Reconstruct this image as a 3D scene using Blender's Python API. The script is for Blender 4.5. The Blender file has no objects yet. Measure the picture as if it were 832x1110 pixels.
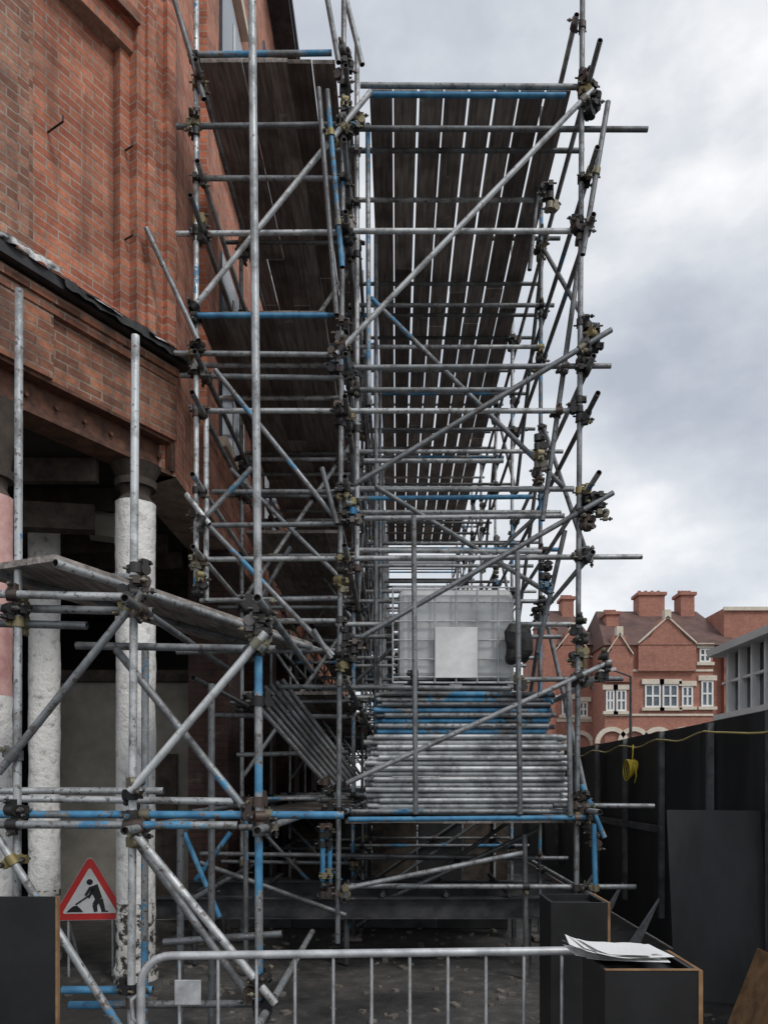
import bpy, math, random
from mathutils import Vector, Matrix
import mathutils.noise as mn
random.seed(7)
R=random.random
def U(a,b): return a+(b-a)*random.random()
EYE=1.8
scene=bpy.context.scene
# ------------------------------------------------------------------ materials
def new_mat(name):
    m=bpy.data.materials.new(name); m.use_nodes=True
    nt=m.node_tree; b=nt.nodes["Principled BSDF"]
    return m,nt,b
def N(nt,t,**kw):
    n=nt.nodes.new(t)
    for k,v in kw.items():
        if k in n.inputs: n.inputs[k].default_value=v
        else: setattr(n,k,v)
    return n
def ramp(nt,src,stops):
    r=nt.nodes.new("ShaderNodeValToRGB"); e=r.color_ramp.elements
    while len(e)<len(stops): e.new(0.5)
    for i,(p,c) in enumerate(stops):
        e[i].position=p; e[i].color=(c[0],c[1],c[2],1) if not isinstance(c,(int,float)) else (c,c,c,1)
    nt.links.new(src,r.inputs[0]); return r.outputs[0]
def mixc(nt,fac,a,b,mode='MIX'):
    m=nt.nodes.new("ShaderNodeMix"); m.data_type='RGBA'; m.blend_type=mode
    for s,v in ((0,fac),(6,a),(7,b)):
        if hasattr(v,'is_linked'): nt.links.new(v,m.inputs[s])
        else: m.inputs[s].default_value=v if s==0 else (v[0],v[1],v[2],1)
    return m.outputs[2]
def math_(nt,op,a,b=None):
    m=nt.nodes.new("ShaderNodeMath"); m.operation=op
    for s,v in ((0,a),(1,b)):
        if v is None: continue
        if hasattr(v,'is_linked'): nt.links.new(v,m.inputs[s])
        else: m.inputs[s].default_value=v
    return m.outputs[0]
def noise(nt,scale,detail=4,coord=None,rough=0.55):
    if coord is None:
        coord=nt.nodes.new("ShaderNodeTexCoord").outputs["Object"]
    n=N(nt,"ShaderNodeTexNoise",Scale=scale,Detail=detail,Roughness=rough)
    nt.links.new(coord,n.inputs["Vector"]); return n.outputs["Fac"]
def bump(nt,b,h,strength=.3,dist=.01):
    bp=N(nt,"ShaderNodeBump",Strength=strength,Distance=dist)
    nt.links.new(h,bp.inputs["Height"]); nt.links.new(bp.outputs[0],b.inputs["Normal"])
def simple(name,c1,c2,scale=5,rough=.7,metal=0,bs=.2,bd=.01,stretch=None,lo=.35,hi=.65):
    m,nt,b=new_mat(name)
    co=nt.nodes.new("ShaderNodeTexCoord").outputs["Object"]
    if stretch:
        mp=nt.nodes.new("ShaderNodeMapping"); mp.inputs["Scale"].default_value=stretch
        nt.links.new(co,mp.inputs[0]); co=mp.outputs[0]
    n=noise(nt,scale,6,co,.65)
    nt.links.new(ramp(nt,n,[(lo,c1),(hi,c2)]),b.inputs["Base Color"])
    b.inputs["Roughness"].default_value=rough; b.inputs["Metallic"].default_value=metal
    if bs: bump(nt,b,n,bs,bd)
    return m
def tintnodes(nt):
    a=nt.nodes.new("ShaderNodeAttribute"); a.attribute_name="tint"
    s=nt.nodes.new("ShaderNodeSeparateColor"); nt.links.new(a.outputs["Color"],s.inputs[0]); return s.outputs
def tube_mat():
    m,nt,b=new_mat("scaffold_tube_steel"); t=tintnodes(nt)
    n1=noise(nt,2.6,2); n2=noise(nt,28,5); n3=noise(nt,9,5); n4=noise(nt,3.7,6,None,.75)
    base=ramp(nt,math_(nt,'ADD',math_(nt,'MULTIPLY',t[0],.72),math_(nt,'MULTIPLY',n3,.35)),[(.12,(.04,.043,.046)),(.5,(.22,.235,.245)),(.95,(.72,.74,.74))])
    base=mixc(nt,ramp(nt,n4,[(.46,0.0),(.62,.65)]),base,(.075,.07,.066))
    rust=math_(nt,'GREATER_THAN',math_(nt,'ADD',n2,math_(nt,'MULTIPLY',t[2],.35)),.68)
    c=mixc(nt,math_(nt,'MULTIPLY',rust,.7),base,(.085,.05,.036))
    spl=math_(nt,'GREATER_THAN',noise(nt,55,3),.70)
    c=mixc(nt,math_(nt,'MULTIPLY',spl,.6),c,(.55,.54,.52))
    bl=math_(nt,'LESS_THAN',math_(nt,'ADD',math_(nt,'MULTIPLY',n1,.75),math_(nt,'MULTIPLY',n2,.35)),math_(nt,'ADD',math_(nt,'MULTIPLY',t[1],.5),.25))
    blc=ramp(nt,n3,[(.3,(.02,.13,.27)),(.55,(.04,.25,.46)),(.75,(.14,.33,.48))])
    c=mixc(nt,math_(nt,'MULTIPLY',bl,.88),c,blc)
    nt.links.new(c,b.inputs["Base Color"])
    nt.links.new(math_(nt,'MULTIPLY',math_(nt,'SUBTRACT',1.0,bl),.45),b.inputs["Metallic"])
    nt.links.new(ramp(nt,n4,[(.3,.34),(.65,.7)]),b.inputs["Roughness"])
    return m
M_TUBE=tube_mat()
def coup_mat():
    m,nt,b=new_mat("coupler_steel"); t=tintnodes(nt)
    nt.links.new(ramp(nt,t[0],[(0,(.02,.02,.022)),(.5,(.055,.052,.05)),(.65,(.085,.055,.042)),(.8,(.16,.16,.16)),(.95,(.26,.21,.09)),(1,(.03,.16,.32))]),b.inputs["Base Color"])
    b.inputs["Metallic"].default_value=.4; b.inputs["Roughness"].default_value=.55; return m
M_COUP=coup_mat()
def board_mat():
    m,nt,b=new_mat("scaffold_board_timber"); t=tintnodes(nt)
    co=nt.nodes.new("ShaderNodeTexCoord").outputs["Object"]
    mp=nt.nodes.new("ShaderNodeMapping"); mp.inputs["Scale"].default_value=(14,1.0,14); nt.links.new(co,mp.inputs[0])
    g=noise(nt,2.5,6,mp.outputs[0]); p=noise(nt,2.2,4)
    c=ramp(nt,g,[(.3,(.125,.11,.10)),(.7,(.36,.33,.305))])
    c=mixc(nt,ramp(nt,p,[(.48,0.0),(.66,.6)]),c,(.07,.06,.054))
    c=mixc(nt,ramp(nt,noise(nt,6,5),[(.66,0.0),(.7,.5)]),c,(.45,.43,.4))
    c=mixc(nt,1.0,c,mixc(nt,t[0],(.5,.46,.43),(1.35,1.32,1.3)),'MULTIPLY')
    nt.links.new(c,b.inputs["Base Color"]); b.inputs["Roughness"].default_value=.85
    bump(nt,b,g,.3,.004); return m
M_BOARD=board_mat()
def brick_mat(name,c1,c2,mort,dirt=.5,dirtc=(.04,.03,.028),dlo=.45,dhi=.7,soft=1.0):
    m,nt,b=new_mat(name)
    tc=nt.nodes.new("ShaderNodeTexCoord").outputs["Object"]
    s=nt.nodes.new("ShaderNodeSeparateXYZ"); nt.links.new(tc,s.inputs[0])
    cb=nt.nodes.new("ShaderNodeCombineXYZ")
    nt.links.new(math_(nt,'ADD',s.outputs[0],s.outputs[1]),cb.inputs[0]); nt.links.new(s.outputs[2],cb.inputs[1])
    br=N(nt,"ShaderNodeTexBrick",Scale=1.0); br.inputs["Brick Width"].default_value=.225; br.inputs["Row Height"].default_value=.075
    br.inputs["Mortar Size"].default_value=.0085; br.inputs["Mortar Smooth"].default_value=.25; br.inputs["Bias"].default_value=-.1
    br.inputs["Color1"].default_value=(*c1,1); br.inputs["Color2"].default_value=(*c2,1); br.inputs["Mortar"].default_value=(*mort,1)
    nt.links.new(cb.outputs[0],br.inputs["Vector"])
    n1=noise(nt,1.3,6,tc,.7); n2=noise(nt,30,4,tc)
    c=mixc(nt,.5,br.outputs["Color"],ramp(nt,n2,[(.3,.45),(.7,1.15)]),'MULTIPLY')
    c=mixc(nt,.6*soft,c,ramp(nt,noise(nt,5,4,tc),[(.3,(.42,.36,.36)),(.7,(1.15,1.15,1.15))]),'MULTIPLY')
    c=mixc(nt,math_(nt,'MULTIPLY',ramp(nt,n1,[(dlo,0.0),(dhi,1.0)]),dirt),c,dirtc)
    # lime bloom and rain streaks
    c=mixc(nt,ramp(nt,noise(nt,2.6,6,tc,.7),[(.58,0.0),(.75,.4*soft)]),c,(.42,.30,.23))
    mp=nt.nodes.new("ShaderNodeMapping"); mp.inputs["Scale"].default_value=(5,5,.4); nt.links.new(tc,mp.inputs[0])
    c=mixc(nt,ramp(nt,noise(nt,1.2,4,mp.outputs[0]),[(.52,0.0),(.7,.5*soft)]),c,(.07,.045,.035))
    nt.links.new(c,b.inputs["Base Color"]); b.inputs["Roughness"].default_value=.9
    h=math_(nt,'ADD',math_(nt,'MULTIPLY',br.outputs["Fac"],-1.0),math_(nt,'MULTIPLY',n2,.5))
    bump(nt,b,h,.7,.01); return m
M_BRICK=brick_mat("red_brick",(.74,.29,.17),(.42,.13,.075),(.52,.40,.32),.45,dirtc=(.08,.045,.035))
M_BRICKP=brick_mat("buff_red_brick",(.62,.31,.20),(.30,.13,.085),(.50,.41,.34),.5,dlo=.4,dhi=.65)
M_BRICKD=brick_mat("sooty_brick",(.50,.21,.12),(.20,.085,.055),(.36,.28,.22),.65,dirtc=(.055,.04,.034),dlo=.45,dhi=.62)
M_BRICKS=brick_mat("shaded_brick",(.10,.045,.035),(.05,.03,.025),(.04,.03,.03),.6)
M_BRICKF=brick_mat("mansion_brick",(.54,.235,.165),(.42,.17,.12),(.40,.25,.2),.25,soft=.35)
M_LEAD=simple("lead_flashing",(.012,.012,.013),(.05,.05,.052),6,.6,.1)
M_RUST=simple("rusty_steel",(.035,.02,.015),(.19,.085,.052),9,.85,0,lo=.3,hi=.7)
M_DARKW=simple("dark_timber",(.03,.024,.02),(.10,.078,.062),5,.9)
M_VOID=simple("baked_shade_plaster",(.012,.011,.010),(.035,.03,.026),2,.95)  # near-black tint carries the unlit room's shade in its colour
M_CREAM=simple("cream_plaster",(.2,.185,.155),(.40,.37,.31),1.5,.9,lo=.3)
M_CREAMST=simple("cream_stone",(.58,.5,.4),(.7,.63,.53),3,.8)
M_WPAINT=simple("flaking_white_paint",(.34,.31,.28),(.86,.85,.82),11,.8,bs=.9,bd=.03,lo=.26,hi=.46)
M_MEMB=simple("torn_roof_membrane",(.06,.06,.06),(.62,.62,.62),7,.6,bs=.5,lo=.38,hi=.56)
M_PINK=simple("pink_paint",(.5,.25,.23),(.72,.47,.43),5,.8)
M_BLACK=simple("black_painted_ply",(.009,.009,.010),(.03,.031,.034),2.5,.55,bs=.15,stretch=(1,1,.3))
M_BLACKB=simple("black_film_ply",(.004,.004,.004),(.014,.014,.015),4,.5,bs=.2)
M_PLY=simple("raw_plywood_edge",(.16,.085,.04),(.34,.2,.1),9,.8)
M_GALV=simple("galvanised_steel",(.36,.37,.38),(.62,.63,.64),14,.45,.4,bs=.05)
M_PAPER=simple("white_paper",(.78,.78,.77),(.86,.86,.85),3,.7,bs=0)
M_RED=simple("sign_red",(.6,.03,.03),(.68,.05,.04),4,.4,bs=0)
M_WHITE=simple("sign_white",(.66,.66,.64),(.82,.82,.81),6,.45,bs=0)
M_BLK=simple("sign_black",(.01,.01,.01),(.02,.02,.02),4,.5,bs=0)
M_PLAST=simple("translucent_plastic",(.46,.47,.465),(.62,.635,.63),2.5,.4,bs=.1)
M_PLASTB=simple("black_plastic",(.004,.004,.005),(.012,.012,.012),6,.6,bs=.5)
M_SLATE=simple("brown_roof_tile",(.085,.05,.043),(.16,.09,.075),.8,.8)
M_GLASS=simple("window_glass",(.03,.04,.05),(.16,.2,.24),.6,.15,bs=0)
M_WFR=simple("white_window_frame",(.7,.7,.68),(.8,.8,.78),3,.6,bs=0)
M_CONC=simple("pale_concrete_panel",(.62,.62,.6),(.78,.78,.76),1.2,.8)
M_STEEL=simple("dark_steel_beam",(.03,.031,.033),(.09,.09,.095),5,.6,.2)
M_ROPE=simple("yellow_hose",(.42,.33,.10),(.55,.46,.16),5,.5,bs=0)
M_ROPEY=simple("bright_yellow_hose",(.6,.45,.03),(.7,.55,.05),5,.5,bs=0)
M_STONE=simple("rubble",(.08,.07,.06),(.22,.195,.17),8,.9)
M_DOOR=simple("grey_hoard_post",(.05,.05,.053),(.16,.16,.165),5,.6)
M_COLBASE=simple("chipped_column_base",(.05,.045,.04),(.75,.73,.69),14,.85,bs=.8,bd=.03,lo=.44,hi=.52)
def ground_mat():
    m,nt,b=new_mat("dirty_asphalt"); 
    a=noise(nt,.6,8); c=noise(nt,6,8,rough=.7); f=noise(nt,60,4)
    col=ramp(nt,c,[(.3,(.045,.044,.043)),(.55,(.095,.09,.085)),(.75,(.2,.185,.165))])
    col=mixc(nt,ramp(nt,a,[(.45,0.0),(.6,.7)]),col,(.035,.035,.036))
    col=mixc(nt,.5,col,ramp(nt,f,[(.3,.4),(.7,1.3)]),'MULTIPLY')
    nt.links.new(col,b.inputs["Base Color"])
    nt.links.new(ramp(nt,a,[(.45,.85),(.6,.25)]),b.inputs["Roughness"])
    bump(nt,b,math_(nt,'ADD',c,math_(nt,'MULTIPLY',f,.4)),.5,.02); return m
M_GROUND=ground_mat()
# ------------------------------------------------------------------ builder
class MB:
    def __init__(s): s.v=[];s.f=[];s.m=[];s.t=[];s.mats=[];s.sm=[]
    def mi(s,mat):
        if mat not in s.mats: s.mats.append(mat)
        return s.mats.index(mat)
    def add(s,vs,fs,mat,tint=(.5,0,0),smooth=False):
        o=len(s.v); i=s.mi(mat)
        s.v.extend([tuple(v) for v in vs]); s.t.extend([tint]*len(vs))
        for f in fs: s.f.append([o+k for k in f]); s.m.append(i); s.sm.append(smooth)
    def box(s,x0,x1,y0,y1,z0,z1,mat,tint=(.5,0,0)):
        vs=[(x0,y0,z0),(x1,y0,z0),(x1,y1,z0),(x0,y1,z0),(x0,y0,z1),(x1,y0,z1),(x1,y1,z1),(x0,y1,z1)]
        s.add(vs,[(0,3,2,1),(4,5,6,7),(0,1,5,4),(1,2,6,5),(2,3,7,6),(3,0,4,7)],mat,tint)
    def obox(s,c,ax,ay,az,mat,tint=(.5,0,0)):
        c=Vector(c);vs=[]
        for k in (-1,1):
            for (i,j) in ((-1,-1),(1,-1),(1,1),(-1,1)): vs.append(c+ax*i+ay*j+az*k)
        s.add(vs,[(0,3,2,1),(4,5,6,7),(0,1,5,4),(1,2,6,5),(2,3,7,6),(3,0,4,7)],mat,tint)
    def prism(s,pts,y0,y1,mat):
        n=len(pts); vs=[(p[0],y0,p[1]) for p in pts]+[(p[0],y1,p[1]) for p in pts]
        fs=[tuple(range(n)),tuple(range(2*n-1,n-1,-1))]+[((i+1)%n,i,n+i,n+(i+1)%n) for i in range(n)]
        s.add(vs,fs,mat)
    def cyl(s,a,b,r,mat,n=10,tint=(.5,0,0),hollow=False,r2=None):
        a=Vector(a);b=Vector(b);d=(b-a); L=d.length
        if L<1e-4: return
        d/=L; u=d.orthogonal().normalized(); w=d.cross(u)
        r2=r if r2 is None else r2
        def ring(p,q): return [p+(u*math.cos(2*math.pi*i/n)+w*math.sin(2*math.pi*i/n))*q for i in range(n)]
        s.add(ring(a,r)+ring(b,r2),[(i,(i+1)%n,n+(i+1)%n,n+i) for i in range(n)],mat,tint,True)
        if hollow:
            for p,q,sg in ((a,r,1),(b,r2,-1)):
                vs=ring(p,q)+ring(p,q*.8)+ring(p+d*sg*.05,q*.8)
                fs=[(i,n+i,n+(i+1)%n,(i+1)%n) for i in range(n)]+[(n+i,2*n+i,2*n+(i+1)%n,n+(i+1)%n) for i in range(n)]+[tuple(range(2*n,3*n))]
                s.add(vs,fs,mat,(.02,0,.4))
        else:
            s.add(ring(a,r),[tuple(range(n-1,-1,-1))],mat,tint); s.add(ring(b,r2),[tuple(range(n))],mat,tint)
    def path(s,pts,r,mat,n=8,tint=(.5,0,0)):
        pts=[Vector(p) for p in pts]; rings=[]
        for i,p in enumerate(pts):
            d=(pts[min(i+1,len(pts)-1)]-pts[max(i-1,0)]).normalized()
            ref=Vector((0,0,1)) if abs(d.z)<.95 else Vector((0,1,0))
            if i and abs(d.dot(pu))<.9: u=(pu-d*pu.dot(d)).normalized()
            else: u=d.cross(ref).normalized()
            pu=u; w=d.cross(u)
            rings+= [p+(u*math.cos(2*math.pi*k/n)+w*math.sin(2*math.pi*k/n))*r for k in range(n)]
        fs=[]
        for i in range(len(pts)-1):
            for k in range(n): fs.append((i*n+k,i*n+(k+1)%n,(i+1)*n+(k+1)%n,(i+1)*n+k))
        s.add(rings,fs,mat,tint,True)
    def obj(s,name,parent=None,loc=None,rotz=0,bevel=0):
        me=bpy.data.meshes.new(name); me.from_pydata(s.v,[],s.f)
        for m in s.mats: me.materials.append(m)
        me.polygons.foreach_set("material_index",s.m); me.polygons.foreach_set("use_smooth",s.sm)
        a=me.attributes.new("tint",'FLOAT_COLOR','POINT')
        fl=[]
        for t in s.t: fl.extend((t[0],t[1],t[2],1.0))
        a.data.foreach_set("color",fl); me.update()
        o=bpy.data.objects.new(name,me); scene.collection.objects.link(o)
        if parent: o.parent=parent
        if loc: o.location=loc
        o.rotation_euler[2]=rotz
        if bevel:
            b=o.modifiers.new("bevel",'BEVEL'); b.width=bevel; b.segments=2; b.limit_method='ANGLE'
        return o
def empty(name,loc=(0,0,0)):
    e=bpy.data.objects.new(name,None); scene.collection.objects.link(e); e.location=loc; e.empty_display_size=.3; return e
# ------------------------------------------------------------------ scaffold
class Scaf:
    def __init__(s): s.tb=MB(); s.cp=MB(); s.bd=MB(); s.seg=[]
    def tube(s,a,b,br=None,blue=0,rust=.2,r=.0242,track=True):
        a=Vector(a);b=Vector(b)
        if br is None: br=U(.2,.9)
        far=min(a.y,b.y)>13
        s.tb.cyl(a,b,r,M_TUBE,6 if far else 12,(br,blue,rust),hollow=not far)
        if track: s.seg.append((a,b))
    def coupler(s,p,d1,q,d2,lo):
        n=6 if lo else 10; t=(R(),0,0)
        s.cp.cyl(p-d1*.03,p+d1*.03,.035,M_COUP,n,t); s.cp.cyl(q-d2*.03,q+d2*.03,.035,M_COUP,n,t)
        w=(q-p); w=w.normalized() if w.length>1e-3 else d1.cross(d2).normalized()
        if lo:
            s.cp.obox((p+q)/2,d1*.05,w*.02,d1.cross(w).normalized()*.04,M_COUP,t); return
        for pp,d,sg in ((p,d1,1),(q,d2,-1)):
            e=d.cross(w).normalized()*(1 if R()<.5 else -1)
            s.cp.obox(pp+e*.046,e*.017,d*.024,w*.02,M_COUP,t)
            s.cp.cyl(pp+e*.052-w*.05,pp+e*.052+w*.065,.0085,M_COUP,6,(.7+.2*R(),0,0))
            s.cp.cyl(pp+e*.052+w*.032,pp+e*.052+w*.05,.017,M_COUP,6,(R(),0,0))
    def cluster(s,p,n,ax=Vector((0,0,1)),step=.085):
        p=Vector(p)
        for k in range(n):
            c=p+ax*(k-(n-1)/2)*step*U(.85,1.1); a=U(0,6.28)
            o=Vector((math.cos(a),math.sin(a),0)); o=(o-ax*o.dot(ax)).normalized()
            d2=ax.cross(o).normalized()
            s.coupler(c,ax,c+o*.055,d2,False)
    def joints(s,maxy=22):
        sg=s.seg; n=len(sg)
        dat=[(a,b,(b-a),(b-a).length,(a+b)/2) for a,b in sg]
        for i in range(n):
            a1,b1,d1,l1,c1=dat[i]
            for j in range(i+1,n):
                a2,b2,d2,l2,c2=dat[j]
                if (c1-c2).length>(l1+l2)/2+.1: continue
                A=d1.dot(d1);E=d2.dot(d2);B=d1.dot(d2);r=a1-a2;C=d1.dot(r);F=d2.dot(r)
                den=A*E-B*B
                if den<A*E*.06: continue
                t=(B*F-C*E)/den; u=(A*F-B*C)/den
                if not(-.001<=t<=1.001 and -.001<=u<=1.001): continue
                p=a1+d1*t;q=a2+d2*u
                if .015<(p-q).length<.085 and p.y<maxy:
                    s.coupler(p,d1/l1,q,d2/l2,p.y>11)
    def boards_y(s,x0,n,pitch,y0,y1,z,w=.213,L=3.9,th=.038,skip=0,jit=.02):
        for i in range(n):
            y=y0-U(0,jit); k=0
            x=x0+i*pitch
            while y<y1:
                ye=min(y+L*(U(.6,1) if k==0 else 1),y1+.2); k+=1
                if not(R()<skip):
                    zz=z+U(-.004,.004); t=(R(),0,0)
                    s.bd.box(x+U(-.007,.007),x+w+U(-.005,.005),y+.01,ye-.01,zz,zz+th,M_BOARD,t)
                y=ye
    def finish(s,name):
        s.joints(); e=empty(name)
        s.tb.obj("tubes",e); s.cp.obj("couplers",e)
        if s.bd.v: s.bd.obj("boards",e)
        return e
S=Scaf()
# elevation of the front face (7.0 m away), traced from a 119 units-per-metre drawing
def F(x,y,dy=0,Y=7.0): return ((x-430)/119.0, Y+dy, EYE+(850-y)/119.0)
def ft(x1,y1,x2,y2,dy=0,Y=7.0,**k): S.tube(F(x1,y1,dy,Y),F(x2,y2,dy,Y),**k)
XL,XM,XR=-1.82,-.51,1.67
ft(631,-60,624,965,0,br=.5,blue=.12); ft(373,-40,366,1022,0,br=.45,blue=.3)
ft(213,-20,213,645,0,br=.95,blue=.4); ft(222,440,222,650,.06,br=.95,blue=.1)
ft(385,8,385,610,.3,br=.7,blue=.35); ft(397,100,398,420,.35,br=.6,blue=.5)
ft(448,562,450,882,-.06,br=.45); ft(559,600,562,882,-.06,br=.35); ft(614,740,616,884,-.06,br=.5)
ft(570,905,572,1075,.1,br=.3); ft(262,880,262,1060,.2,br=.3,blue=.4)
D1=.05
ft(390,88,634,90,D1,br=.6); ft(345,130,705,131,D1+.05,br=.3)
ft(398,97,614,98,.06,br=.5,blue=.95); ft(213,66,360,64,.0-.05,br=.5,blue=.6)
ft(372,247,625,247,D1,br=1.0,rust=0); ft(360,396,663,394,D1,br=.5); ft(212,443,622,443,D1,br=.8)
ft(213,605,697,602,D1,br=.75); ft(378,408,560,408,.25,br=.5)
ft(560,736,676,735,D1,br=.45); ft(300,740,560,742,.3,br=.5); ft(600,873,710,874,D1,br=.5)
ft(372,961,690,962,D1,br=.6); ft(190,133,372,131,D1,br=.35); ft(212,166,372,166,.3,br=.6)
ft(190,250,384,248,D1,br=.9,blue=.15); ft(188,380,372,382,D1,br=.6); ft(212,347,356,347,-.06,br=.5,blue=.9)
ft(190,395,372,398,.2,br=.55); ft(222,520,372,520,.3,br=.4); ft(210,560,372,558,.25,br=.5)
ft(300,672,376,672,D1,br=.6); ft(190,706,372,704,D1,br=.5); ft(378,888,636,886,-.04,br=.4,blue=.95)
ft(378,880,625,880,D1+.03,br=.5,blue=.5)
ft(365,388,640,104,-.055,br=.85,rust=.1); ft(385,528,660,362,-.055,br=.4); ft(392,692,662,537,-.055,br=.45)
ft(376,849,660,718,-.055,br=.65); ft(212,338,402,106,-.055,br=.9,blue=.12,rust=.1)
ft(163,257,218,376,-.1,br=.5); ft(400,290,622,508,.45,br=.4,blue=.45); ft(405,500,612,628,.6,br=.4)
ft(235,405,362,562,-.05,br=.45,blue=.4); ft(222,566,362,712,-.05,br=.4,blue=.4); ft(216,575,275,512,-.09,br=.5,blue=.4)
ft(350,512,366,572,-.09,br=.3); ft(205,540,230,572,-.09,br=.9); ft(341,685,360,716,-.09,br=.3)
ft(347,112,366,352,-.14,br=.25,blue=.35); ft(356,112,372,300,-.12,br=.3,blue=.6)
ft(186,-10,224,118,-.09,br=.35); ft(350,-20,368,80,-.1,br=.4); ft(372,-20,392,60,.1,br=.5)
ft(607,0,585,85,1.0,br=.4); ft(618,10,600,190,1.3,br=.4); ft(655,122,628,285,-.1,br=.35,blue=.2)
ft(632,262,590,560,.12,br=.35,blue=.25); ft(622,560,590,700,.4,br=.35,blue=.3)
ft(350,895,350,960,-.02,br=.5,blue=.95); ft(357,893,357,957,.03,br=.4,blue=.7); ft(642,893,644,962,-.02,br=.5,blue=.95)
ft(630,850,655,908,.02,br=.7,blue=.8); ft(375,962,565,924,-.05,br=.6); ft(205,940,372,1000,.4,br=.4); ft(600,905,372,1010,.8,br=.35)
ft(190,935,600,940,.9,br=.4,blue=.2); ft(190,905,230,1000,.3,br=.5,blue=.9); ft(240,905,200,960,.4,br=.4,blue=.9)
ft(390,455,560,455,.9,br=.7); ft(385,548,620,545,.35,br=.7); ft(385,575,600,577,.6,br=.8,blue=.3); ft(378,492,600,490,1.1,br=.6,blue=.7)
ft(205,640,372,637,.4,br=.6); ft(230,470,360,600,.8,br=.5,blue=.3); ft(225,690,300,560,.9,br=.4,blue=.2); ft(215,770,372,772,.5,br=.4); ft(240,815,372,812,.7,br=.5,blue=.3)
for (x,y,n) in ((640,112,4),(636,375,5),(646,366,3),(636,552,5),(648,548,3),(627,690,4),(627,725,4),(655,722,3),(582,490,4),(588,625,3),(595,215,3),(373,250,4),(373,382,6),(366,390,3),(375,548,5),(382,555,3),(374,700,5),(383,705,3),(352,862,4),(370,630,3),
    (213,250,3),(213,390,4),(213,135,3),(215,565,3),(215,630,4),(371,450,3),(385,130,3),(627,445,3),(628,250,3),(373,130,4),(624,874,3),(641,905,3),(350,905,3),(350,958,3),(449,735,2),(560,740,2),(373,70,3),(630,92,3)):
    S.cluster(F(x,y,U(-.02,.02)),n)
for k in range(7): S.tube(F(262+k*6,748-k*3,.25+.03*k),F(352+k*5,853-k*2,.45+.02*k),br=U(.15,.4),track=False)
rows=[7.0+2.05*i for i in range(0,14)]
lev=[6.39,5.55,5.07,3.82,3.42,2.72,2.1,.97,-.19,-.94]
for i,Y in enumerate(rows):
    if i==0: continue
    for X in (XL,XM,XR):
        top=U(6.9,8.6) if X==XR else U(6.8,7.6)
        if i>7: top=U(6.5,7)
        S.tube((X+U(-.03,.03),Y,0.02),(X+U(-.03,.03),Y+U(-.04,.04),EYE+top),blue=random.choice((0,.1,.3,.5)))
        if i<4:
            for z in (6.3,5.0,3.6,2.1,.95): S.cluster((X,Y,EYE+z+U(-.1,.1)),random.choice((1,2,3)))
    S.tube((XM+.28,Y-.6,EYE-.3),(XM+.28,Y-.6,EYE+U(5,6.6)),blue=.3)
    for z in lev:
        zz=EYE+z+U(-.03,.03)
        S.tube((XL-U(.05,.3),Y+.05,zz),(XM+U(.05,.2),Y+.05,zz+U(-.02,.02)),blue=random.choice((0,0,.2,.6)))
        S.tube((XM-U(.05,.2),Y-.05,zz+.05),(XR+U(.05,.35),Y-.05,zz+.05),blue=random.choice((0,0,.2,.6)))
    for z in (6.34,4.22,2.95,1.6):
        for dy in (-.7,-1.35):
            S.tube((XM-.1,Y+dy,EYE+z),(XR+U(.0,.2),Y+dy,EYE+z),track=False) if z in(6.34,2.95,1.6) else S.tube((XL-.1,Y+dy,EYE+z-.03),(XM+.1,Y+dy,EYE+z-.03),track=False)
    if i<9:
        for k,(za,zb) in enumerate(((6.3,4.2),(4.2,2.1),(2.1,-.1))):
            if i%2: za,zb=zb,za
            S.tube((XR+.05,Y-2.05,EYE+za),(XR+.05,Y,EYE+zb),br=U(.3,.5),blue=.15)
            if k<2: S.tube((XM+.05,Y-2.05,EYE+zb),(XM+.05,Y,EYE+za),br=U(.3,.6),blue=.2)
        a,b=(XL,XM) if i%2 else (XM,XL)
        for zb in (.1,2.2,4.3): S.tube((a,Y+.1,EYE+zb),(b,Y+.1,EYE+zb+1.9),blue=.2)
        if i in(1,3,5): S.tube((XM,Y+.1,EYE+1.2),(XR,Y+.1,EYE+3.2),blue=.1)
        S.tube((XM,Y,.1),(XR,Y,1.6),br=.3); S.tube((XL,Y,1.5),(XM,Y,.1),br=.3,blue=.5)
for X in (XL,XM,XR):
    for z in lev:
        y=7.0-U(.2,.45)
        while y<33:
            ye=y+U(5.2,6.4)
            S.tube((X+.06,y,EYE+z-.05),(X+.06,min(ye,34),EYE+z-.05),blue=random.choice((0,.1,.4)))
            y=ye-.2
S.tube((XR-.06,6.9,EYE+6.9),(XR-.06,13,EYE+6.9))
for i in range(12):
    z=random.choice(lev[:8]); y=random.choice(rows[1:6]); S.tube((XR-.6,y+.1,EYE+z+.1),(XR+U(.2,.5),y+.1,EYE+z+.1))
S.boards_y(-.26,8,.236,7.12,20.5,EYE+6.42,w=.214)
S.boards_y(-1.84,6,.213,7.02,12.5,EYE+6.58,w=.207)
S.boards_y(-1.82,5,.232,7.02,19,EYE+4.28,w=.228)
S.boards_y(-1.8,5,.235,9.2,24,EYE+3.0,w=.229)
S.boards_y(-.3,8,.236,14,28,EYE+3.0,w=.22,skip=.1)
S.boards_y(-1.8,5,.235,9.0,24,EYE+1.05,w=.226,skip=.1)
S.boards_y(-.48,10,.225,7.1,9.6,EYE-.36,w=.222)
S.boards_y(-1.8,5,.235,9,20,EYE-.36,w=.226)
S.boards_y(-.3,8,.236,9.7,22,EYE+1.05,w=.22,skip=.35)
scf=S.finish("scaffolding")
bs=MB()
for X in (XL,XM,XR):
    for Y in rows[1:]: bs.box(X-.075,X+.075,Y-.075,Y+.075,0.05,.058,M_STEEL); bs.box(X-.11,X+.11,Y-.3,Y+.3,0.012,.05,M_BOARD)
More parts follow.
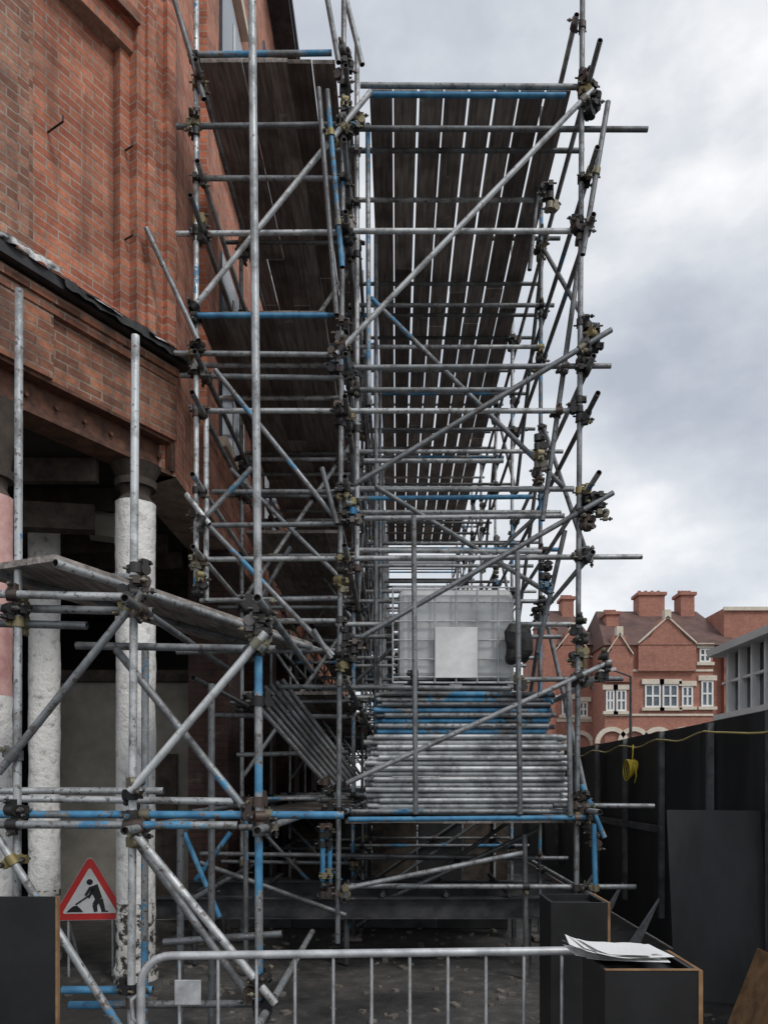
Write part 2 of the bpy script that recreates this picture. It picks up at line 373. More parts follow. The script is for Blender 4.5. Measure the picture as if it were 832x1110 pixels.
for (y,x0,x1) in ((7.62,-2.4,1.45),(8.9,-2.4,1.5)):
    zc=EYE-1.22; bs.box(x0,x1,y-.006,y+.006,zc-.09,zc+.09,M_STEEL); bs.box(x0,x1,y-.07,y+.07,zc+.09,zc+.105,M_STEEL); bs.box(x0,x1,y-.07,y+.07,zc-.105,zc-.09,M_STEEL)
    for x in (x0+.4,-.5,x1-.15): bs.cyl((x,y,.02),(x,y,zc-.105),.03,M_STEEL)
for k in range(6):
    x=-2.0+.62*k; bs.cyl((x,7.5,EYE-1.08),(x,9.2,EYE-1.08),.024,M_STEEL,8)
bs.obj("base_plates_and_beams",scf)

# ------------------------------------------------------------------ near left scaffold, face 4.6 m away (181 units per metre)
T=Scaf()
def G(x,y,dy=0): return ((x-430)/181.3,4.6+dy,EYE+(850-y)/181.3)
def gt(x1,y1,x2,y2,dy=0,dy2=None,**k):
    T.tube(G(x1,y1,dy),G(x2,y2,dy if dy2 is None else dy2),**k)
gt(272,-120,280,680,0,br=.7,rust=.1); gt(280,680,281,1172,0,br=.6,blue=.6)
gt(147,364,142,1174,0,br=.95,rust=.1); gt(21,314,18,1172,0,br=.8,blue=.35); gt(128,690,127,1172,.5,br=.6,blue=.4)
gt(190,720,190,1172,.9,br=.35)
T.tube((-1.93,4.35,EYE+1.25),(-.70,7.25,EYE+1.25),br=.8); T.tube((-2.5,4.4,EYE+1.27),(-1.35,6.9,EYE+1.27),br=.5,blue=.1)
gt(-60,655,162,660,.07,br=.6); gt(-60,602,130,604,.45,br=.5)
gt(-60,645,148,650,-.06,br=.85); gt(60,690,290,694,.3,br=.5,blue=.3); gt(-60,672,90,676,.06,br=.4)
gt(4,838,158,645,-.06,br=.45); gt(145,858,290,688,-.06,br=1.0,rust=.0); gt(118,700,275,895,.12,br=.5,blue=.4)
gt(-60,883,372,884,.05,br=.55,blue=.7); gt(-60,893,260,894,-.06,br=.6,blue=.5); gt(-60,866,242,870,.3,br=.95); gt(-60,858,150,858,.5,br=.8)
gt(2,905,140,1120,-.06,br=.7,blue=.45); gt(152,905,300,1085,-.06,br=.95); gt(125,900,270,1100,.2,br=.55,blue=.2)
gt(60,1078,160,1078,.1,br=.6,blue=.85); gt(60,1100,290,1098,.2,br=.5,blue=.5)
gt(150,1040,292,1030,.5,br=.4); gt(160,905,160,1172,.7,br=.4,blue=.3)
for (x,z) in ((-.83,1.1),(-1.57,1.1),(-.83,-.2),(-1.57,-.2),(-.83,-1.3)):
    T.tube((x+.05,4.3,EYE+z-.06),(x+.05,7.1,EYE+z-.06),br=U(.4,.7),blue=.3)
gt(230,905,262,905,.8,br=.5)
for (x,y,n) in ((147,630,3),(145,648,2),(280,672,3),(280,690,3),(280,876,2),(143,855,2),(143,905,2),(280,893,2),(280,1075,3),(20,655,2),(20,885,2),(280,760,1),(143,1080,2)):
    T.cluster(G(x,y),n)
d=Vector((1.23,2.9,0)).normalized(); sd=Vector((-d.y,d.x,0))
for k in range(3):
    c=Vector((-1.93,4.4,EYE+1.30))+d*1.5+sd*(.14+k*.235)
    T.bd.obox(c,d*1.5,sd*.11,Vector((0,0,.019)),M_BOARD,(.6+.4*R(),0,0))
T.finish("scaffolding")
# ------------------------------------------------------------------ stacked tubes
st=MB()
for r_ in range(23):
    z=EYE-.275+.0243+r_*.0495
    hi=r_>=15
    rowb=random.choice((0,0,.15,.75)) 
    for c in range(21):
        y=7.16+c*.05+(.025 if r_%2 else 0)
        if hi: x0,x1=-.17+U(-.05,.06),1.44+U(-.05,.06); t=(U(.15,.7),rowb if R()<.8 else .5,.3)
        else: x0,x1=-.26+U(-.05,.1),1.56+U(-.08,.05); t=(U(.8,1),random.choice((0,0,0,.1)),0)
        if r_%8==7 and c>0 : continue
        st.cyl((x0,y,z+U(-.003,.003)),(x1,y,z+U(-.003,.003)),.0242,M_TUBE,8,t,hollow=c<2)
st.obj("stack_of_scaffold_tubes")
# ------------------------------------------------------------------ IBC tank
ib=empty("intermediate_bulk_container",(.56,7.8,EYE+.865))
b=MB(); b.box(-.55,.55,-.45,.45,.14,1.0,M_PLAST); b.obj("plastic_tank",ib,bevel=.06)
b=MB(); b.cyl((0,0,.99),(0,0,1.04),.11,M_PLASTB,20); b.obj("lid",ib)
b=MB()
for z in (.15,.32,.5,.68,.86,1.0):
    for s_ in (-.5,.5): b.cyl((-.6,s_,z),(.6,s_,z),.008,M_GALV,6)
    for s_ in (-.6,.6): b.cyl((s_,-.5,z),(s_,.5,z),.008,M_GALV,6)
for k in range(7):
    x=-.6+.2*k
    for s_ in (-.505,.505): b.cyl((x,s_,.1),(x,s_,1.0),.008,M_GALV,6)
for k in range(6):
    y=-.5+k/5
    for s_ in (-.6,.6): b.cyl((s_,y,.1),(s_,y,1.0),.008,M_GALV,6)
b.obj("wire_cage",ib)
b=MB(); b.box(-.6,.6,-.5,.5,.09,.11,M_GALV)
for x in (-.55,0,.55):
    for y in (-.42,0,.42): b.box(x-.06,x+.06,y-.06,y+.06,.02,.09,M_GALV)
for y in (-.44,0,.44): b.box(-.6,.6,y-.05,y+.05,0,.02,M_GALV)
b.obj("pallet_base",ib,bevel=.005)
b=MB(); b.box(-.2,.2,-.53,-.522,.14,.62,M_WHITE); b.obj("label_plate",ib,bevel=.003)
b=MB()
vs=[];fs=[];nu,nv=18,14
for j in range(nv+1):
    for i in range(nu):
        th=2*math.pi*i/nu; ph=math.pi*j/nv
        q=lambda v:math.copysign(abs(v)**.6,v)
        p=Vector((.12*q(math.sin(ph)*math.cos(th)),.09*q(math.sin(ph)*math.sin(th)),.19*q(math.cos(ph))))
        p*=1+.3*mn.noise(p*9+Vector((3,1,2))); vs.append(p+Vector((.58,-.58,.46)))
for j in range(nv):
    for i in range(nu): fs.append((j*nu+i,j*nu+(i+1)%nu,(j+1)*nu+(i+1)%nu,(j+1)*nu+i))
b.add(vs,fs,M_PLASTB); b.obj("black_bag",ib)

# ------------------------------------------------------------------ brick building
bb=empty("brick_building")
ang=math.atan2(-.857,-.515); C=(-2.1,7.3,0)
b=MB(); L=3.2
b.box(0,L,-.6,-.2,5.7,14.5,M_BRICK)
b.box(0,.45,-.2,0,5.9,14.5,M_BRICK)
b.box(.45,.55,-.2,-.1,5.9,8.4,M_BRICK)
b.box(1.40,1.5,-.2,-.1,5.9,8.4,M_BRICKP)
b.box(1.5,L,-.2,0.0,5.9,14.5,M_BRICKP)
b.box(1.64,1.95,0.0,.07,5.9,14.5,M_BRICKP)
b.box(.05,.15,0,.06,5.9,14.5,M_BRICK); b.box(.27,.36,0,.04,5.9,14.5,M_BRICK)
b.box(.45,1.5,-.2,-.05,8.4,8.6,M_BRICK); b.box(.45,1.5,-.2,0,8.6,14.5,M_BRICK)
b.box(.45,1.5,-.003,.05,8.6,8.69,M_BRICKD)
b.box(.55,1.40,-.2,-.12,5.9,6.05,M_BRICK)
b.box(1.372,1.392,-.2,-.16,5.95,8.4,M_LEAD)  # dark strip added as the shadow of the joint, no flashing here
b.box(0,L,-.5,-.02,5.05,5.72,M_BRICKD)
for z,p in ((5.57,.03),(5.645,.055)): b.box(0,L,-.02,p,z,z+.072,M_BRICKD)
b.box(0,.5,-.02,.02,5.05,5.57,M_BRICKD); b.box(1.3,1.75,-.02,.02,5.05,5.57,M_BRICKD)
b.obj("canted_brick_wall",bb,C,ang)
b=MB()
b.box(-.1,L,-.02,.13,5.74,5.83,M_LEAD)
vs=[(-.1,.14,5.835),(L,.14,5.835),(L,.001,5.93),(-.1,.001,5.93)]
b.add(vs,[(0,1,2,3)],M_LEAD)
def strip(t0,t1,n0,z0,h,mat,seed,amp=.03):
    n=int((t1-t0)/.03); vs=[];fs=[]
    for i in range(n+1):
        t=t0+(t1-t0)*i/n
        for j in range(4):
            q=mn.noise(Vector((t*9,j*.8,seed))); q2=mn.noise(Vector((t*14,j*1.1,seed+9)))
            vs.append((t,n0+.012*j+amp*q+.02,z0+h*(1-j/3)*(1+.5*mn.noise(Vector((t*5,0,seed+4))))+amp*q2*.6))
    for i in range(n):
        for j in range(3): o=4*i+j; fs.append((o,o+4,o+5,o+1))
    b.add(vs,fs,mat,smooth=True)
strip(1.3,2.3,.10,5.83,.07,M_MEMB,1.0,.05); strip(-.05,1.3,.12,5.74,.10,M_LEAD,3.0,.03); strip(.2,.45,.125,5.8,.03,M_MEMB,6.0,.02); strip(.75,1.1,.125,5.79,.03,M_MEMB,8.0,.02)
b.obj("lead_ledge",bb,C,ang)
b=MB(); b.box(-.02,L,-.3,-.02,4.72,4.76,M_RUST); b.box(-.02,L,-.16,-.13,4.76,5.02,M_RUST); b.box(-.02,L,-.3,-.01,5.02,5.05,M_RUST)
for k in range(12): b.cyl((.1+.27*k,-.135,4.9),(.1+.27*k,-.10,4.9),.018,M_RUST,8)
b.box(0,.05,-.3,0,4.76,5.02,M_RUST)
b.obj("steel_beam",bb,C,ang)
b=MB(); b.box(-2.6,-2.1,7.3,36,4.72,14.5,M_BRICK)
for k in range(10):
    y=8.2+2.9*k
    b.box(-2.1,-2.02,y,y+.5,4.72,14.3,M_BRICK)
    for z in (5.9,9.4,12.0): b.box(-2.1,-2.06,y+.9,y+2.2,z,z+(2.2 if z<12 else 1.4),M_GLASS); b.box(-2.1,-2.0,y+.85,y+2.25,z-.12,z-.005,M_CREAMST); b.box(-2.058,-2.05,y+1.5,y+1.58,z,z+2.0 if z<12 else z+1.3,M_WFR)
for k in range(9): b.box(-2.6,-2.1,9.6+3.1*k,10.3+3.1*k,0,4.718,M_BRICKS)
b.obj("side_brick_wall",bb)
b=MB(); b.box(-2.7,-1.75,7.2,36.2,14.5,14.62,M_LEAD); b.box(-1.85,-1.72,7.2,36.2,14.62,14.75,M_LEAD)
b.add([(-2.6,7.3,14.63),(-2.6,36,14.63),(-6,36,17),(-6,7.3,17)],[(0,1,2,3)],M_SLATE)
b.obj("gutter_and_roof",bb)
b=MB(); b.box(-9,-3.75,4.56,4.9,4.72,14.5,M_BRICK); b.box(-9,-3.6,4.5,4.9,0,.5,M_BRICKD); b.obj("street_front_wall",bb)
b=MB()
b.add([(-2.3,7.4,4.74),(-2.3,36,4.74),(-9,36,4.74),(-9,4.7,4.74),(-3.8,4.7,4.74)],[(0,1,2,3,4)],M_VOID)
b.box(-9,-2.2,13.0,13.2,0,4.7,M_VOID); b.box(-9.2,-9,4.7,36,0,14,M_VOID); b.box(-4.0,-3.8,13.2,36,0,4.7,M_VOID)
for k in range(9): b.box(-8.9,-2.7,6.9+.7*k,6.98+.7*k,4.52,4.73,M_DARKW)
b.obox((-3.4,7.2,4.3),Vector((.5,.2,.04)),Vector((-.03,.08,0)),Vector((0,0,.12)),M_DARKW)
b.obox((-2.85,7.9,4.42),Vector((.28,.05,-.02)),Vector((-.03,.1,0)),Vector((0,0,.12)),M_CREAM)
b.box(-4.6,-2.62,10.2,10.3,0,3.15,M_CREAM); b.box(-4.6,-2.62,10.1,10.19,3.15,3.3,M_DARKW); b.box(-3.5,-3.42,10.1,10.19,0,3.15,M_DARKW)
b.box(-3.35,-2.9,10.15,10.19,.1,2.2,M_DARKW)
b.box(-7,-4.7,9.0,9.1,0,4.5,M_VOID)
b.obj("ground_floor_interior",bb)
def column(t,n,r,zt,mat,name,pos=None,mat2=None):
    x,y=(C[0]-.515*t+.857*n,C[1]-.857*t-.515*n) if pos is None else pos
    c=MB(); nn=28; rings=110; vs=[]
    for j in range(rings+1):
        z=zt*j/rings
        for i in range(nn):
            a=2*math.pi*i/nn; v=Vector((math.cos(a)*1.5,math.sin(a)*1.5,z*3+t*7))
            rr=r*(1+.06*mn.noise(v)+.035*mn.noise(v*3.5) + (.12 if z<.15 else 0))
            vs.append((math.cos(a)*rr,math.sin(a)*rr,z))
    def fc(j0,j1): return [(j*nn+i,j*nn+(i+1)%nn,(j+1)*nn+(i+1)%nn,(j+1)*nn+i) for j in range(j0,j1) for i in range(nn)]
    jb=int(rings*.17); jm=int(rings*.62) if mat2 else rings
    c.add(vs,fc(0,jb),M_COLBASE,smooth=True)
    c.add(vs,fc(jb,jm),mat,smooth=True)
    if mat2: c.add(vs,fc(jm,rings),mat2,smooth=True)
    for (z0,z1,ra,rb) in ((zt,zt+.06,r*1.0,r*.75),(zt+.06,zt+.14,r*.75,r*.8),(zt+.14,zt+.2,r*1.05,r*1.1),(zt+.2,4.72,r*.9,r*1.3)):
        c.cyl((0,0,z0),(0,0,z1),ra,M_DARKW,18,r2=rb)
    c.obj(name,bb,(x,y,0))
column(.33,-.16,.175,4.38,M_WPAINT,"iron_column_a")
column(0,0,.15,4.5,M_WPAINT,"iron_column_b",(-3.57,7.8))
column(1.72,-.16,.16,4.0,M_WPAINT,"iron_column_c",None,M_PINK)
b=MB()
for (t,z) in ((.5,7.5),(1.2,7.2),(.5,6.7)):
    b.cyl((t,-.2,z),(t,.0,z),.008,M_LEAD,6); b.cyl((t,.0,z),(t,.0,z+.05),.008,M_LEAD,6)
b.obj("iron_hooks",bb,C,ang)

# ------------------------------------------------------------------ hoarding right
hd=empty("site_hoarding"); b=MB()
for k in range(24):
    y=1.5+1.22*k; dx=U(-.006,.006)
    b.box(3.0+dx,3.018+dx,y+.003,y+1.217,.02,2.4+U(-.008,.008),M_BLACK)
b.obj("ply_panels",hd)
b=MB()
for y in (4.9,6.1,7.28,8.62,10.0,11.4,12.8,14.3,16,18):
    b.box(2.93,2.985,y-.03,y+.03,.9 if abs(y-7.28)<.1 else .3,2.38,M_DOOR)
for y in (8.62,10.0,11.4):
    b.add([(2.95,y-.02,.55),(2.95,y+.02,.55),(2.6,y+.02,.02),(2.6,y-.02,.02),(2.72,y-.02,.02),(2.72,y+.02,.02)],[(0,1,2,3),(0,3,4),(1,5,2),(0,4,5,1)],M_GALV)
b.box(2.94,2.98,8.7,26,1.25,1.33,M_DOOR)
b.obj("posts_and_stays",hd)
b=MB(); ys=[2.0,4.9,7.28,8.62,10.0,11.4,12.8,14.3,16,18]; pts=[]
for a,c in zip(ys[:-1],ys[1:]):
    for k in range(10):
        u=k/10; pts.append((2.9,a+(c-a)*u,2.3-.28*u*(1-u)*(c-a)*.5+.01*math.sin(k)))
b.path(pts,.009,M_ROPE)
for k in range(6):
    cy=9.35+.015*k; rr=.07+.015*k
    b.path([(2.9-.018*k,cy+rr*math.cos(a*.5+k),2.02+rr*.9*math.sin(a*.5+k)-.01*k) for a in range(14)],.009,M_ROPEY)
b.path([(2.88,9.35,2.1),(2.86,9.2,1.9),(2.87,9.3,1.82)],.009,M_ROPEY)
b.path([(2.88,9.4,2.28),(2.87,9.38,2.15),(2.87,9.4,2.05)],.009,M_ROPEY)
b.obj("festoon_cable",hd)
b=MB(); b.obox((2.72,6.35,.80),Vector((.42,-.12,0)),Vector((.0035,.0115,.0)),Vector((.0,.10,.78)),M_BLACK); b.obj("leaning_black_board")
b=MB(); b.obox((2.36,5.05,.33),Vector((.02,.30,0)),Vector((.008,0,0)),Vector((.13,.0,.33)),M_PLY); b.obj("plywood_offcut")
# ------------------------------------------------------------------ barrier
cb=empty("crowd_barrier"); b=MB()
YB=3.12; x0,x1=-1.03,.98; zt=1.108; zb=.2; r=.12
pts=[]
def arc(cx,cz,a0,a1):
    for k in range(9):
        a=math.radians(a0+(a1-a0)*k/8); pts.append((cx+r*math.cos(a),YB+.02*cx,cz+r*math.sin(a)))
arc(x0+r,zt-r,180,90); arc(x1-r,zt-r+.015,90,0); arc(x1-r,zb+r,0,-90); arc(x0+r,zb+r,-90,-180); pts.append(pts[0])
b.path(pts,.0175,M_GALV,14); b.obj("frame",cb)
b=MB()
n=13
for k in range(1,n):
    x=x0+(x1-x0)*k/n; b.cyl((x,YB+.02*x,zb),(x,YB+.02*x,zt),.0065,M_GALV,8)
b.obj("bars",cb)
b=MB()
for x in (x0+.35,x1-.35):
    b.path([(x,YB-.3,.01),(x,YB-.25,.06),(x,YB,zb-.01),(x,YB+.25,.06),(x,YB+.3,.01)],.014,M_GALV)
b.obj("feet",cb)
b=MB(); b.box(-.885,-.78,YB-.055,YB-.05,.92,1.02,M_GALV); b.obj("label_plate",cb,bevel=.003)
b=MB(); b.path([(x0-.01,YB,.95),(x0-.04,YB-.01,.93),(x0-.04,YB,.85),(x0,YB,.82)],.009,M_GALV); b.obj("hook",cb)
# ------------------------------------------------------------------ black boxes, papers
def crate(name,xa,xb,ya,yb,h,edge):
    e=empty(name); b=MB(); t=.018
    b.box(xa,xb,ya,ya+t,0.005,h,M_BLACKB); b.box(xa,xb,yb-t,yb,0.005,h,M_BLACKB)
    b.box(xa,xa+t,ya+t,yb-t,0.005,h,M_BLACKB); b.box(xb-t,xb,ya+t,yb-t,0.005,h-.001,M_BLACKB)
    b.box(xa+t,xb-t,ya+t,yb-t,h-.05,h-.035,M_BLACKB); b.obj("panels",e)
    b=MB(); b.box(xb-.001,xb+.014,ya-.004,yb,0.005,h+.002,M_PLY)
    if edge:
        b.box(xa,xb-.002,ya-.003,ya+.014,h+.001,h+.005,M_PLY)
    b.obj("raw_edges",e); return e
crate("plywood_box",.87,1.19,4.35,4.7,1.13,False)
crate("plywood_box",.735,1.065,2.72,3.05,1.14,True)
b=MB()
for k in range(9):
    a=U(-.2,.2)+.05; c=Vector((.83+U(-.035,.035),2.93+U(-.02,.02),1.148+.0035*k)); n=12; vs=[];fs=[]
    cu=U(.4,1.6)
    for i in range(n+1):
        u=-1+2*i/n
        for j in (-1,1):
            x=u*.148; y=j*.105; z=.03*cu*max(0,-u-.2)**1.5+.004*math.sin(u*4+k)*(j*.5+.5)
            vs.append((c.x+x*math.cos(a)-y*math.sin(a),c.y+x*math.sin(a)+y*math.cos(a),c.z+z))
    for i in range(n): fs.append((2*i,2*i+2,2*i+3,2*i+1))
    b.add(vs,fs,M_PAPER)
b.obj("sheaf_of_papers")
bp=empty("plywood_panel"); b=MB(); b.box(-1.85,-1.33,3.0,3.018,0.005,1.36,M_BLACKB); b.box(-1.329,-1.321,2.998,3.02,.005,1.362,M_PLY)
b.obox((-1.6,3.35,.6),Vector((.02,0,0)),Vector((0,.33,-.5)),Vector((0,.02,.02)),M_DARKW); b.obj("panel",bp)
# ------------------------------------------------------------------ sign
sg=empty("road_works_sign",(-2.86,7.18,EYE-1.27)); sg.rotation_euler[2]=math.radians(6)
def rtri(s,z0,rr,n=6):
    pts=[]; H=s*math.sqrt(3)/2
    cs=[(-s/2,0),(s/2,0),(0,H)]; cen=(0,H/3)
    inn=[(c[0]+(cen[0]-c[0])*rr*2/(s*.577),c[1]+(cen[1]-c[1])*rr*2/(s*.577)) for c in cs]
    for (c,a0) in zip(inn,(150,270,30)):
        for k in range(n+1):
            a=math.radians(a0+120*k/n); pts.append((c[0]+rr*math.cos(a),c[1]+rr*math.sin(a)+z0))
    return pts
b=MB(); b.prism(rtri(.72,0,.04),0,.008,M_GALV); b.prism(rtri(.70,.006,.038),-.004,-.001,M_RED); b.prism(rtri(.50,.065,.015),-.008,-.005,M_WHITE)
b.obj("plate",sg)
def part(nm,ops):
    b=MB()
    for k,(kind,a) in enumerate(ops):
        if kind=='p': P=a
        else:
            x1_,z1_,x2_,z2_,w1,w2=a
            dx,dz=x2_-x1_,z2_-z1_; l=math.hypot(dx,dz); nx,nz=-dz/l,dx/l
            P=[(x1_+nx*w1,z1_+nz*w1),(x1_-nx*w1,z1_-nz*w1),(x2_-nx*w2,z2_-nz*w2),(x2_+nx*w2,z2_+nz*w2)]
        P=[(x*1.1,z*1.1) for x,z in P]
        b.prism(P,-.012-.0005*k,-.009,M_BLK)
    b.obj(nm,sg)
part("figure_torso",[('p',[(.0+.026*math.cos(a*.6283),.325+.026*math.sin(a*.6283)) for a in range(10)]),('l',(.03,.295,.075,.18,.036,.03))])
part("figure_legs",[('l',(.075,.19,.04,.13,.024,.02)),('l',(.04,.135,.05,.072,.019,.015)),('l',(.085,.18,.115,.075,.023,.015))])
part("figure_arms_and_shovel",[('l',(.01,.28,-.035,.21,.014,.011)),('l',(.03,.27,-.01,.19,.012,.01)),('l',(.03,.235,-.115,.135,.0065,.0065))])
part("figure_heap",[('p',[(-.19,.072),(-.055,.072),(-.075,.1),(-.105,.128),(-.135,.122),(-.165,.098)]),('p',[(.095,.07),(.15,.07),(.15,.082),(.095,.082)])])
b=MB(); 
for x in (-.2,.2): b.cyl((x,.02,.02),(x,.03,-.53),.012,M_GALV,8); b.cyl((x,.02,.02),(x,.4,-.53),.012,M_GALV,8)
b.cyl((-.2,.02,.1),(.2,.02,.1),.012,M_GALV,8); b.obj("stand",sg)
# ------------------------------------------------------------------ mansion in the distance
ms=empty("red_brick_mansion"); b=MB(); w=MB()
YM=60
def mx(p): return (p-430)/13.9
def mz(p): return EYE+(850-p)/13.9
def win(px0,px1,py0,py1,y,bars=1):
    x0,x1,z0,z1=mx(px0),mx(px1),mz(py1),mz(py0)
    w.box(x0,x1,y-.03,y-.005,z0,z1,M_GLASS)
    f=.13
    for (a,c) in ((x0,x0+f),(x1-f,x1)): w.box(a,c,y-.12,y-.035,z0,z1,M_WFR)
    for k in range(1,bars+1):
        xm=x0+(x1-x0)*k/(bars+1); w.box(xm-.07,xm+.07,y-.12,y-.035,z0,z1,M_WFR)
    for zz in (z0,(z0+z1)/2-.06,z1-f): w.box(x0+f,x1-f,y-.11,y-.04,zz,zz+f,M_WFR)
    w.box(x0-.25,x1+.25,y-.2,y-.002,z1+.01,z1+.4,M_CREAMST); w.box(x0-.25,x1+.25,y-.25,y-.002,z0-.25,z0-.01,M_CREAMST)
b.box(mx(655),mx(772),YM,YM+12,0,mz(697),M_BRICKF)
b.box(mx(772),mx(860),YM+1.5,YM+12,0,mz(690),M_BRICKF)
b.box(mx(598),mx(655),YM+4,YM+14,0,mz(690),M_BRICKF)
def gable(px0,px1,ys,ya,y):
    x0,x1=mx(px0),mx(px1); xm=(x0+x1)/2; zs,za=mz(ys),mz(ya)
    b.prism([(x0,zs-2),(x1,zs-2),(x1,zs),(x0+(x1-x0)*.8,zs+(za-zs)*.3),(xm+.5,za),(xm-.5,za),(x0+(x1-x0)*.2,zs+(za-zs)*.3),(x0,zs)],y-.35,y+.6,M_BRICKF)
    for s_ in (-1,1):
        p=Vector((xm+s_*(x1-x0)/4,y-.2,(zs+za)/2+.15)); d_=Vector((s_*(x1-x0)/2,0,zs-za)).normalized()
        w.obox(p,d_*math.hypot((x1-x0)/4,(za-zs)/2),Vector((0,.3,0)),Vector((0,0,.07)),M_CREAMST)
    w.box(xm-.25,xm+.25,y-.5,y+.1,za,za+.7,M_CREAMST)
gable(690,752,700,672,YM); gable(655,684,712,690,YM); gable(612,650,698,674,YM+4)
def roof(px0,px1,ye,yr,y0,y1):
    x0,x1=mx(px0),mx(px1); z0,z1=mz(ye),mz(yr); ym=(y0+y1)/2
    b.add([(x0,y0-.4,z0),(x1,y0-.4,z0),(x1-1,ym,z1),(x0+1,ym,z1),(x0,y1,z0),(x1,y1,z0)],[(0,1,2,3),(4,3,2,5),(0,3,4),(1,5,2)],M_SLATE)
roof(653,800,700,644,YM,YM+12); roof(597,660,690,634,YM+4,YM+14)
b.box(mx(790),mx(870),YM+1,YM+12,0,mz(656),M_BRICKF)
w.box(mx(789),mx(871),YM+.8,YM+1,mz(659),mz(655),M_CREAMST)
for (p0,p1,yt,yb,yy) in ((633,647,623,660,YM+8),(714,744,628,662,YM+5),(763,779,628,665,YM+5),(668,682,657,690,YM+3),(690,704,660,675,YM+6)):
    b.box(mx(p0),mx(p1),yy,yy+1.6,mz(yb),mz(yt),M_BRICKF); w.box(mx(p0)-.15,mx(p1)+.15,yy-.15,yy+1.75,mz(yt)-.01,mz(yt)+.25,M_BRICKF)
    for k in range(4):
        xx=mx(p0)+(mx(p1)-mx(p0))*(k+.5)/4; w.cyl((xx,yy+.8,mz(yt)+.25),(xx,yy+.8,mz(yt)+.55),.14,M_BRICKF,8)
x=mx(601); b.cyl((x,YM+4,0),(x,YM+4,mz(672)),1.0,M_BRICKF,8); b.cyl((x,YM+4,mz(672)),(x,YM+4,mz(648)),1.1,M_SLATE,8,r2=.05)
for (a,c,d_,e_) in ((701,716,702,721),(717,732,702,721),(698,715,742,767),(717,734,742,767),(759,772,738,766),(656,665,748,771),(667,678,748,771),(640,650,755,772),(620,632,752,770),(757,769,703,718),(660,672,718,733),(795,806,700,720),(812,824,700,720),(795,806,740,762),(812,824,740,762),(738,750,744,766),(605,611,720,735),(622,634,715,730)):
    yy=YM if a<772 and a>=655 else (YM+4 if a<655 else YM+1.0)
    win(a,c,d_,e_,yy)
for py in (728,776): w.box(mx(655),mx(772),YM-.1,YM-.001,mz(py),mz(py)+.16,M_CREAMST)
w.box(mx(598),mx(655),YM+3.9,YM+3.999,mz(778),mz(778)+.3,M_CREAMST)
for px in (640,662,686,712,740,766):
    cx,cz=mx(px),mz(806); n=12; yy=YM-.25 if px>650 else YM+3.75
    vs=[];fs=[]
    for k in range(n+1):
        a=math.pi*k/n
        for rr in (.95,1.3):
            for y_ in (0,.22): vs.append((cx+rr*math.cos(a),yy+y_,cz+rr*math.sin(a)))
    for k in range(n):
        o=4*k; fs+=[(o,o+2,o+6,o+4),(o+2,o+3,o+7,o+6),(o,o+4,o+5,o+1)]
    w.add(vs,fs,M_CREAMST)
b.obj("walls_roofs_chimneys",ms); w.obj("windows_and_dressings",ms)
gb=empty("glazed_office_block"); b=MB()
b.box(9.05,16,6,21.8,0,3.6,M_CONC); b.box(8.85,16,5.8,22.0,5.42,5.62,M_CONC); b.box(9.3,16,6,21.6,3.6,5.42,M_GLASS)
b.box(8.95,9.25,6,21.8,3.6,3.75,M_WFR)
y=6.05
while y<21.8:
    b.box(9.1,9.3,y,y+.1,3.75,5.42,M_WFR); y+=.72
b.box(9.15,9.28,6,21.7,4.6,4.67,M_WFR)
x=9.3
while x<16: b.box(x,x+.1,21.6,21.8,3.6,5.42,M_WFR); x+=1
b.obj("walls_and_glazing",gb)
b=MB(); b.box(6,60,96,106,0,9,M_BRICKF); b.prism([(6,9),(60,9),(58,12),(8,12)],97,105,M_SLATE); b.obj("brick_terrace")
b=MB(); b.cyl((9.1,30,0),(9.1,30,6.0),.08,M_STEEL,8,r2=.05); b.cyl((9.1,30,6),(8.4,30,6.25),.035,M_STEEL,8); b.obox((8.2,30,6.25),Vector((.3,0,.03)),Vector((0,.12,0)),Vector((0,0,.06)),M_GALV); b.obj("street_lamp")
# ------------------------------------------------------------------ ground & clutter
b=MB(); b.add([(-600,-100,0),(600,-100,0),(600,900,0),(-600,900,0)],[(0,1,2,3)],M_GROUND); b.obj("ground")
b=MB()
for k in range(320):
    s_=U(.008,.03); x=U(-3,2.8); y=U(5,10)
    a=U(0,3); v1=Vector((math.cos(a),math.sin(a),U(-.2,.2)))*s_*U(.6,1.8); v2=Vector((-math.sin(a),math.cos(a),U(-.2,.2)))*s_
    b.obox((x,y,s_*.4),v1,v2,Vector((0,0,s_*.5)),M_STONE)
b.obj("rubble")
b=MB()
for k in range(4): b.box(-2.2+.9*k,-2.2+.9*k+.88,9.6+U(-.04,.04),9.65+U(0,.03),0.01,.62+U(-.05,.03),M_BLACK if k%2 else M_STEEL)
b.obj("low_dark_panels")  # row of low dark panels of uneven height on the ground
b=MB()
for k in range(5): b.box(-1.98+.78*k,-1.98+.78*k+.76,13.2+U(-.04,.04),13.25+U(0,.03),0.01,1.38+U(-.1,.05),M_BLACK if k%2 else M_DARKW)
b.obj("added_dark_screen")  # added sheets that keep the space below the base deck dark
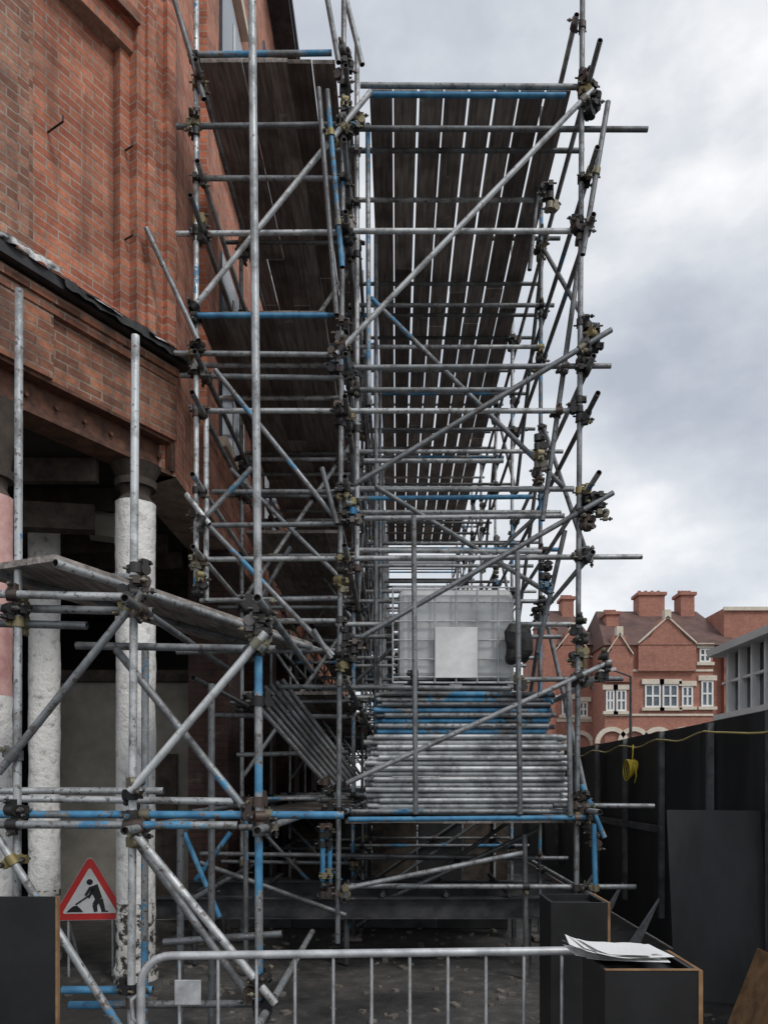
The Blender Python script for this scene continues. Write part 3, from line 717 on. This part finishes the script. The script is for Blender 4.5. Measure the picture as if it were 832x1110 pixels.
# ------------------------------------------------------------------ world
wd=bpy.data.worlds.new("World"); scene.world=wd; wd.use_nodes=True; nt=wd.node_tree; nt.nodes.clear()
out=nt.nodes.new("ShaderNodeOutputWorld")
SE,SR=math.radians(48),math.radians(140)
sky=nt.nodes.new("ShaderNodeTexSky"); sky.sky_type='NISHITA'; sky.sun_disc=False; sky.sun_elevation=SE; sky.sun_rotation=SR
b1=nt.nodes.new("ShaderNodeBackground"); b1.inputs[1].default_value=.1; nt.links.new(sky.outputs[0],b1.inputs[0])
tc=nt.nodes.new("ShaderNodeTexCoord").outputs["Generated"]
mp=nt.nodes.new("ShaderNodeMapping"); mp.inputs["Scale"].default_value=(1,1,1.7); mp.inputs["Location"].default_value=(.35,.2,.1); nt.links.new(tc,mp.inputs[0])
n1=noise(nt,3.0,9,mp.outputs[0],.54)
sz=nt.nodes.new("ShaderNodeSeparateXYZ"); nt.links.new(tc,sz.inputs[0])
n1=math_(nt,'SUBTRACT',n1,math_(nt,'MULTIPLY',math_(nt,'SUBTRACT',sz.outputs[2],.38),.13))
cc=ramp(nt,n1,[(.34,(.46,.50,.57)),(.45,(.60,.635,.69)),(.55,(.75,.775,.81)),(.66,(1.0,1.0,1.0))])
b2=nt.nodes.new("ShaderNodeBackground"); b2.inputs[1].default_value=1.12; nt.links.new(cc,b2.inputs[0])
mx_=nt.nodes.new("ShaderNodeMixShader"); mx_.inputs[0].default_value=.88
nt.links.new(b1.outputs[0],mx_.inputs[1]); nt.links.new(b2.outputs[0],mx_.inputs[2]); nt.links.new(mx_.outputs[0],out.inputs[0])
sl=bpy.data.lights.new("sun",'SUN'); sl.energy=1.5; sl.angle=math.radians(14); sl.color=(1,.97,.93)
so=bpy.data.objects.new("sun",sl); scene.collection.objects.link(so)
dv=Vector((math.sin(SR)*math.cos(SE),math.cos(SR)*math.cos(SE),math.sin(SE)))
so.rotation_euler=dv.to_track_quat('Z','Y').to_euler(); so.location=(10,-10,20)
# ------------------------------------------------------------------ camera
cd=bpy.data.cameras.new("camera"); cam=bpy.data.objects.new("camera",cd); scene.collection.objects.link(cam)
cam.location=(0,0,EYE); cam.rotation_euler=(math.radians(90),0,0)
cd.sensor_fit='VERTICAL'; cd.sensor_height=36; cd.lens=27.05; cd.shift_y=295/1110; cd.shift_x=-14/1110; cd.clip_end=2000; cd.clip_start=.05
scene.camera=cam
scene.view_settings.view_transform='Standard'; scene.view_settings.look='None'; scene.view_settings.exposure=0
